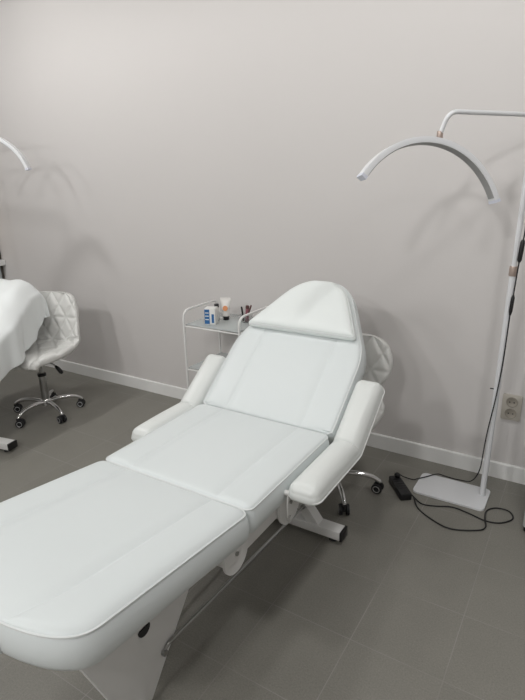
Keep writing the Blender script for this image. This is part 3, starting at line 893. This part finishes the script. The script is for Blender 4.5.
cable = thing('lamp_cable', 'thin black cable with inline switch running down the right lamp pole', 'cable', (-0.282, 2.369, 0))
def rel(p): return Vector(p) - Vector((-0.282, 2.369, 0))
LAMP_CABLE = [(-0.236, 2.345, 1.60), (-0.237, 2.345, 1.40), (-0.240, 2.345, 1.235), (-0.244, 2.345, 1.184), (-0.247, 2.345, 1.116), (-0.253, 2.345, 0.968), (-0.256, 2.345, 0.90), (-0.260, 2.345, 0.697), (-0.270, 2.344, 0.531), (-0.288, 2.344, 0.354), (-0.296, 2.352, 0.24), (-0.301, 2.375, 0.182), (-0.310, 2.405, 0.115), (-0.326, 2.41, 0.066), (-0.349, 2.42, 0.034),
              (-0.372, 2.443, 0.016), (-0.392, 2.451, 0.010), (-0.430, 2.458, 0.0035), (-0.478, 2.462, 0.0035), (-0.505, 2.450, 0.0125), (-0.530, 2.425, 0.0127), (-0.548, 2.398, 0.0127), (-0.582, 2.357, 0.0125), (-0.605, 2.346, 0.006), (-0.648, 2.336, 0.014), (-0.666, 2.300, 0.045)]
bm = bmesh.new(); tube(bm, catmull([rel(p) for p in LAMP_CABLE], 6), 0.0027, 8); link('cord', bm, M['black'], cable)
bm = bmesh.new(); tube(bm, [rel(p) for p in ((-0.2425, 2.345, 1.205), (-0.243, 2.345, 1.195), (-0.2465, 2.345, 1.125), (-0.247, 2.345, 1.115))], [0.005, 0.009, 0.009, 0.005], 12); link('inline_switch', bm, M['black'], cable)
bm = bmesh.new(); tube(bm, [rel(p) for p in ((-0.2525, 2.345, 0.980), (-0.253, 2.345, 0.968), (-0.2555, 2.345, 0.912), (-0.256, 2.345, 0.895))], [0.004, 0.0075, 0.0075, 0.004], 12); link('connector', bm, M['black'], cable)

# mains cord: a slack loop on the floor; points measured on the floor plane
LOOP = [(-0.5661, 2.1993, 0.012), (-0.5106, 2.1659, 0.0035), (-0.4512, 2.1774, 0.0035), (-0.3822, 2.2082, 0.0035), (-0.3097, 2.1972, 0.0035), (-0.2339, 2.1759, 0.0035), (-0.1787, 2.189, 0.0035), (-0.1401, 2.2302, 0.0035), (-0.1328, 2.267, 0.0035), (-0.1562, 2.3032, 0.0035), (-0.2083, 2.2996, 0.0035), (-0.2416, 2.2539, 0.0035), (-0.2337, 2.1706, 0.0105), (-0.224, 2.1305, 0.0035), (-0.2473, 2.0909, 0.0035), (-0.3447, 2.0446, 0.0035), (-0.421, 2.0609, 0.0035), (-0.5091, 2.1171, 0.0035), (-0.5525, 2.1823, 0.012)]
bm = bmesh.new(); tube(bm, catmull([(x + 0.45, y - 2.15, z) for x, y, z in LOOP], 6), 0.0033, 8)
tag(link('mains_cord', bm, M['black'], None, loc=(-0.45, 2.15, 0)), 'loose loop of black cord on the floor in front of the lamp base', 'cable')

# ------------------------------------------------------------------ furniture cut by the frame
cb = thing('cabinet', 'white cabinet on black feet cut off by the right edge of the photo', 'cabinet', (0.163, 2.375, 0))
bm = bmesh.new(); box(bm, -0.25, 0.25, -0.195, 0.195, 0.028, 0.72, 0.003); body = link('body', bm, M['palegrey'], cb)
for sx in (-1, 1):
    for sy in (-1, 1):
        bm = bmesh.new(); lathe(bm, [(0.014, 0), (0.016, 0.028)], 12, (sx * 0.232, sy * 0.177, 0)); link('foot', bm, M['rubber'], cb)
bm = bmesh.new(); box(bm, -0.246, 0.246, -0.213, -0.196, 0.035, 0.715, 0.003); d = link('door', bm, M['palegrey'], cb)
bm = bmesh.new(); tube(bm, fillet([(0.2, -0.213, 0.42), (0.2, -0.235, 0.42), (0.2, -0.235, 0.54), (0.2, -0.213, 0.54)], 0.01), 0.005, 8); link('handle', bm, M['chrome'], d)

sh = thing('shelf_unit', 'narrow shelf unit with white board and dark edge at the left wall end', 'shelf', (-4.475, 2.44, 0))
bm = bmesh.new(); box(bm, -0.28, 0.28, -0.15, 0.145, 0.02, 0.828, 0.002); link('lower_panel', bm, M['palegrey'], sh)
bm = bmesh.new(); box(bm, -0.28, 0.28, -0.15, 0.145, 0.876, 1.30, 0.002); link('upper_panel', bm, M['tan'], sh)
bm = bmesh.new(); box(bm, -0.31, 0.335, -0.18, 0.148, 0.829, 0.875, 0.003); link('shelf_board', bm, M['trolley'], sh)
bm = bmesh.new(); box(bm, 0.28, 0.288, 0.130, 0.147, 0.02, 0.828); link('edge_strip', bm, M['darkedge'], sh)
bm = bmesh.new(); box(bm, 0.28, 0.288, 0.130, 0.147, 0.876, 1.30); link('edge_strip', bm, M['darkedge'], sh)

# ------------------------------------------------------------------ ceiling lights
def downlight(x, y, power, rad=0.09, desc='', spot=None):
    t = thing('ceiling_light', desc, 'ceiling light', (x, y, ZC - 0.001), 0, 'round ceiling lights')
    bm = bmesh.new(); lathe(bm, [(rad + 0.03, 0), (rad + 0.03, -0.012), (rad + 0.012, -0.020), (rad + 0.006, -0.018), (rad + 0.006, 0)], 32); link('trim_ring', bm, M['skirting'], t)
    bm = bmesh.new(); lathe(bm, [(rad + 0.004, -0.004), (rad + 0.004, -0.010)], 32); link('lens', bm, M['light'], t)
    l = bpy.data.lights.new('ceiling_lamp', 'SPOT'); l.spot_size = R(176); l.spot_blend = 0.12; l.shadow_soft_size = 0.13; l.energy = power; l.color = (1.0, 0.99, 0.975)
    lo = bpy.data.objects.new('ceiling_lamp', l); COL.objects.link(lo); lo.location = (0, 0, -0.025); lo.parent = t
    return t
LIGHTS = [(-3.3, 1.3, 74), (-2.1, 1.4, 20), (-1.0, 1.3, 20), (0.1, 1.35, 50), (-1.9, -1.4, 110), (-0.5, -1.4, 110), (-3.2, -1.4, 60), (-1.2, -2.8, 120), (1.0, -1.3, 45)]  # last entry is unseen fill, added to brighten bed side and pedestal
for i, (x, y, p) in enumerate(LIGHTS):
    downlight(x, y, p, 0.09, 'round white ceiling light above the room, %s' % ['over the left bed', 'between the two beds', 'over the middle bed', 'over the right lamp', 'behind the viewer at left', 'behind the viewer', 'far behind the viewer at left', 'at the rear of the room', 'unseen fill added behind the viewer at right'][i])

w = bpy.data.worlds.new('world'); scene.world = w; w.use_nodes = True
w.node_tree.nodes['Background'].inputs['Color'].default_value = (0.8, 0.85, 0.9, 1)
w.node_tree.nodes['Background'].inputs['Strength'].default_value = 0.2

# ------------------------------------------------------------------ camera
cam = bpy.data.cameras.new('camera'); co = bpy.data.objects.new('camera', cam); COL.objects.link(co)
cam.sensor_fit = 'VERTICAL'; cam.sensor_height = 24.0; cam.lens = FPX / 700.0 * 24.0; cam.clip_start = 0.02
mw = Matrix((( rt.x, upv.x, -fw.x, 0), (rt.y, upv.y, -fw.y, 0), (rt.z, upv.z, -fw.z, CAMH), (0, 0, 0, 1)))
co.matrix_world = mw
scene.camera = co
scene.view_settings.view_transform = 'Standard'; scene.view_settings.look = 'None'
scene.view_settings.exposure = 0.1; scene.view_settings.gamma = 1.0; scene.view_settings.use_curve_mapping = False
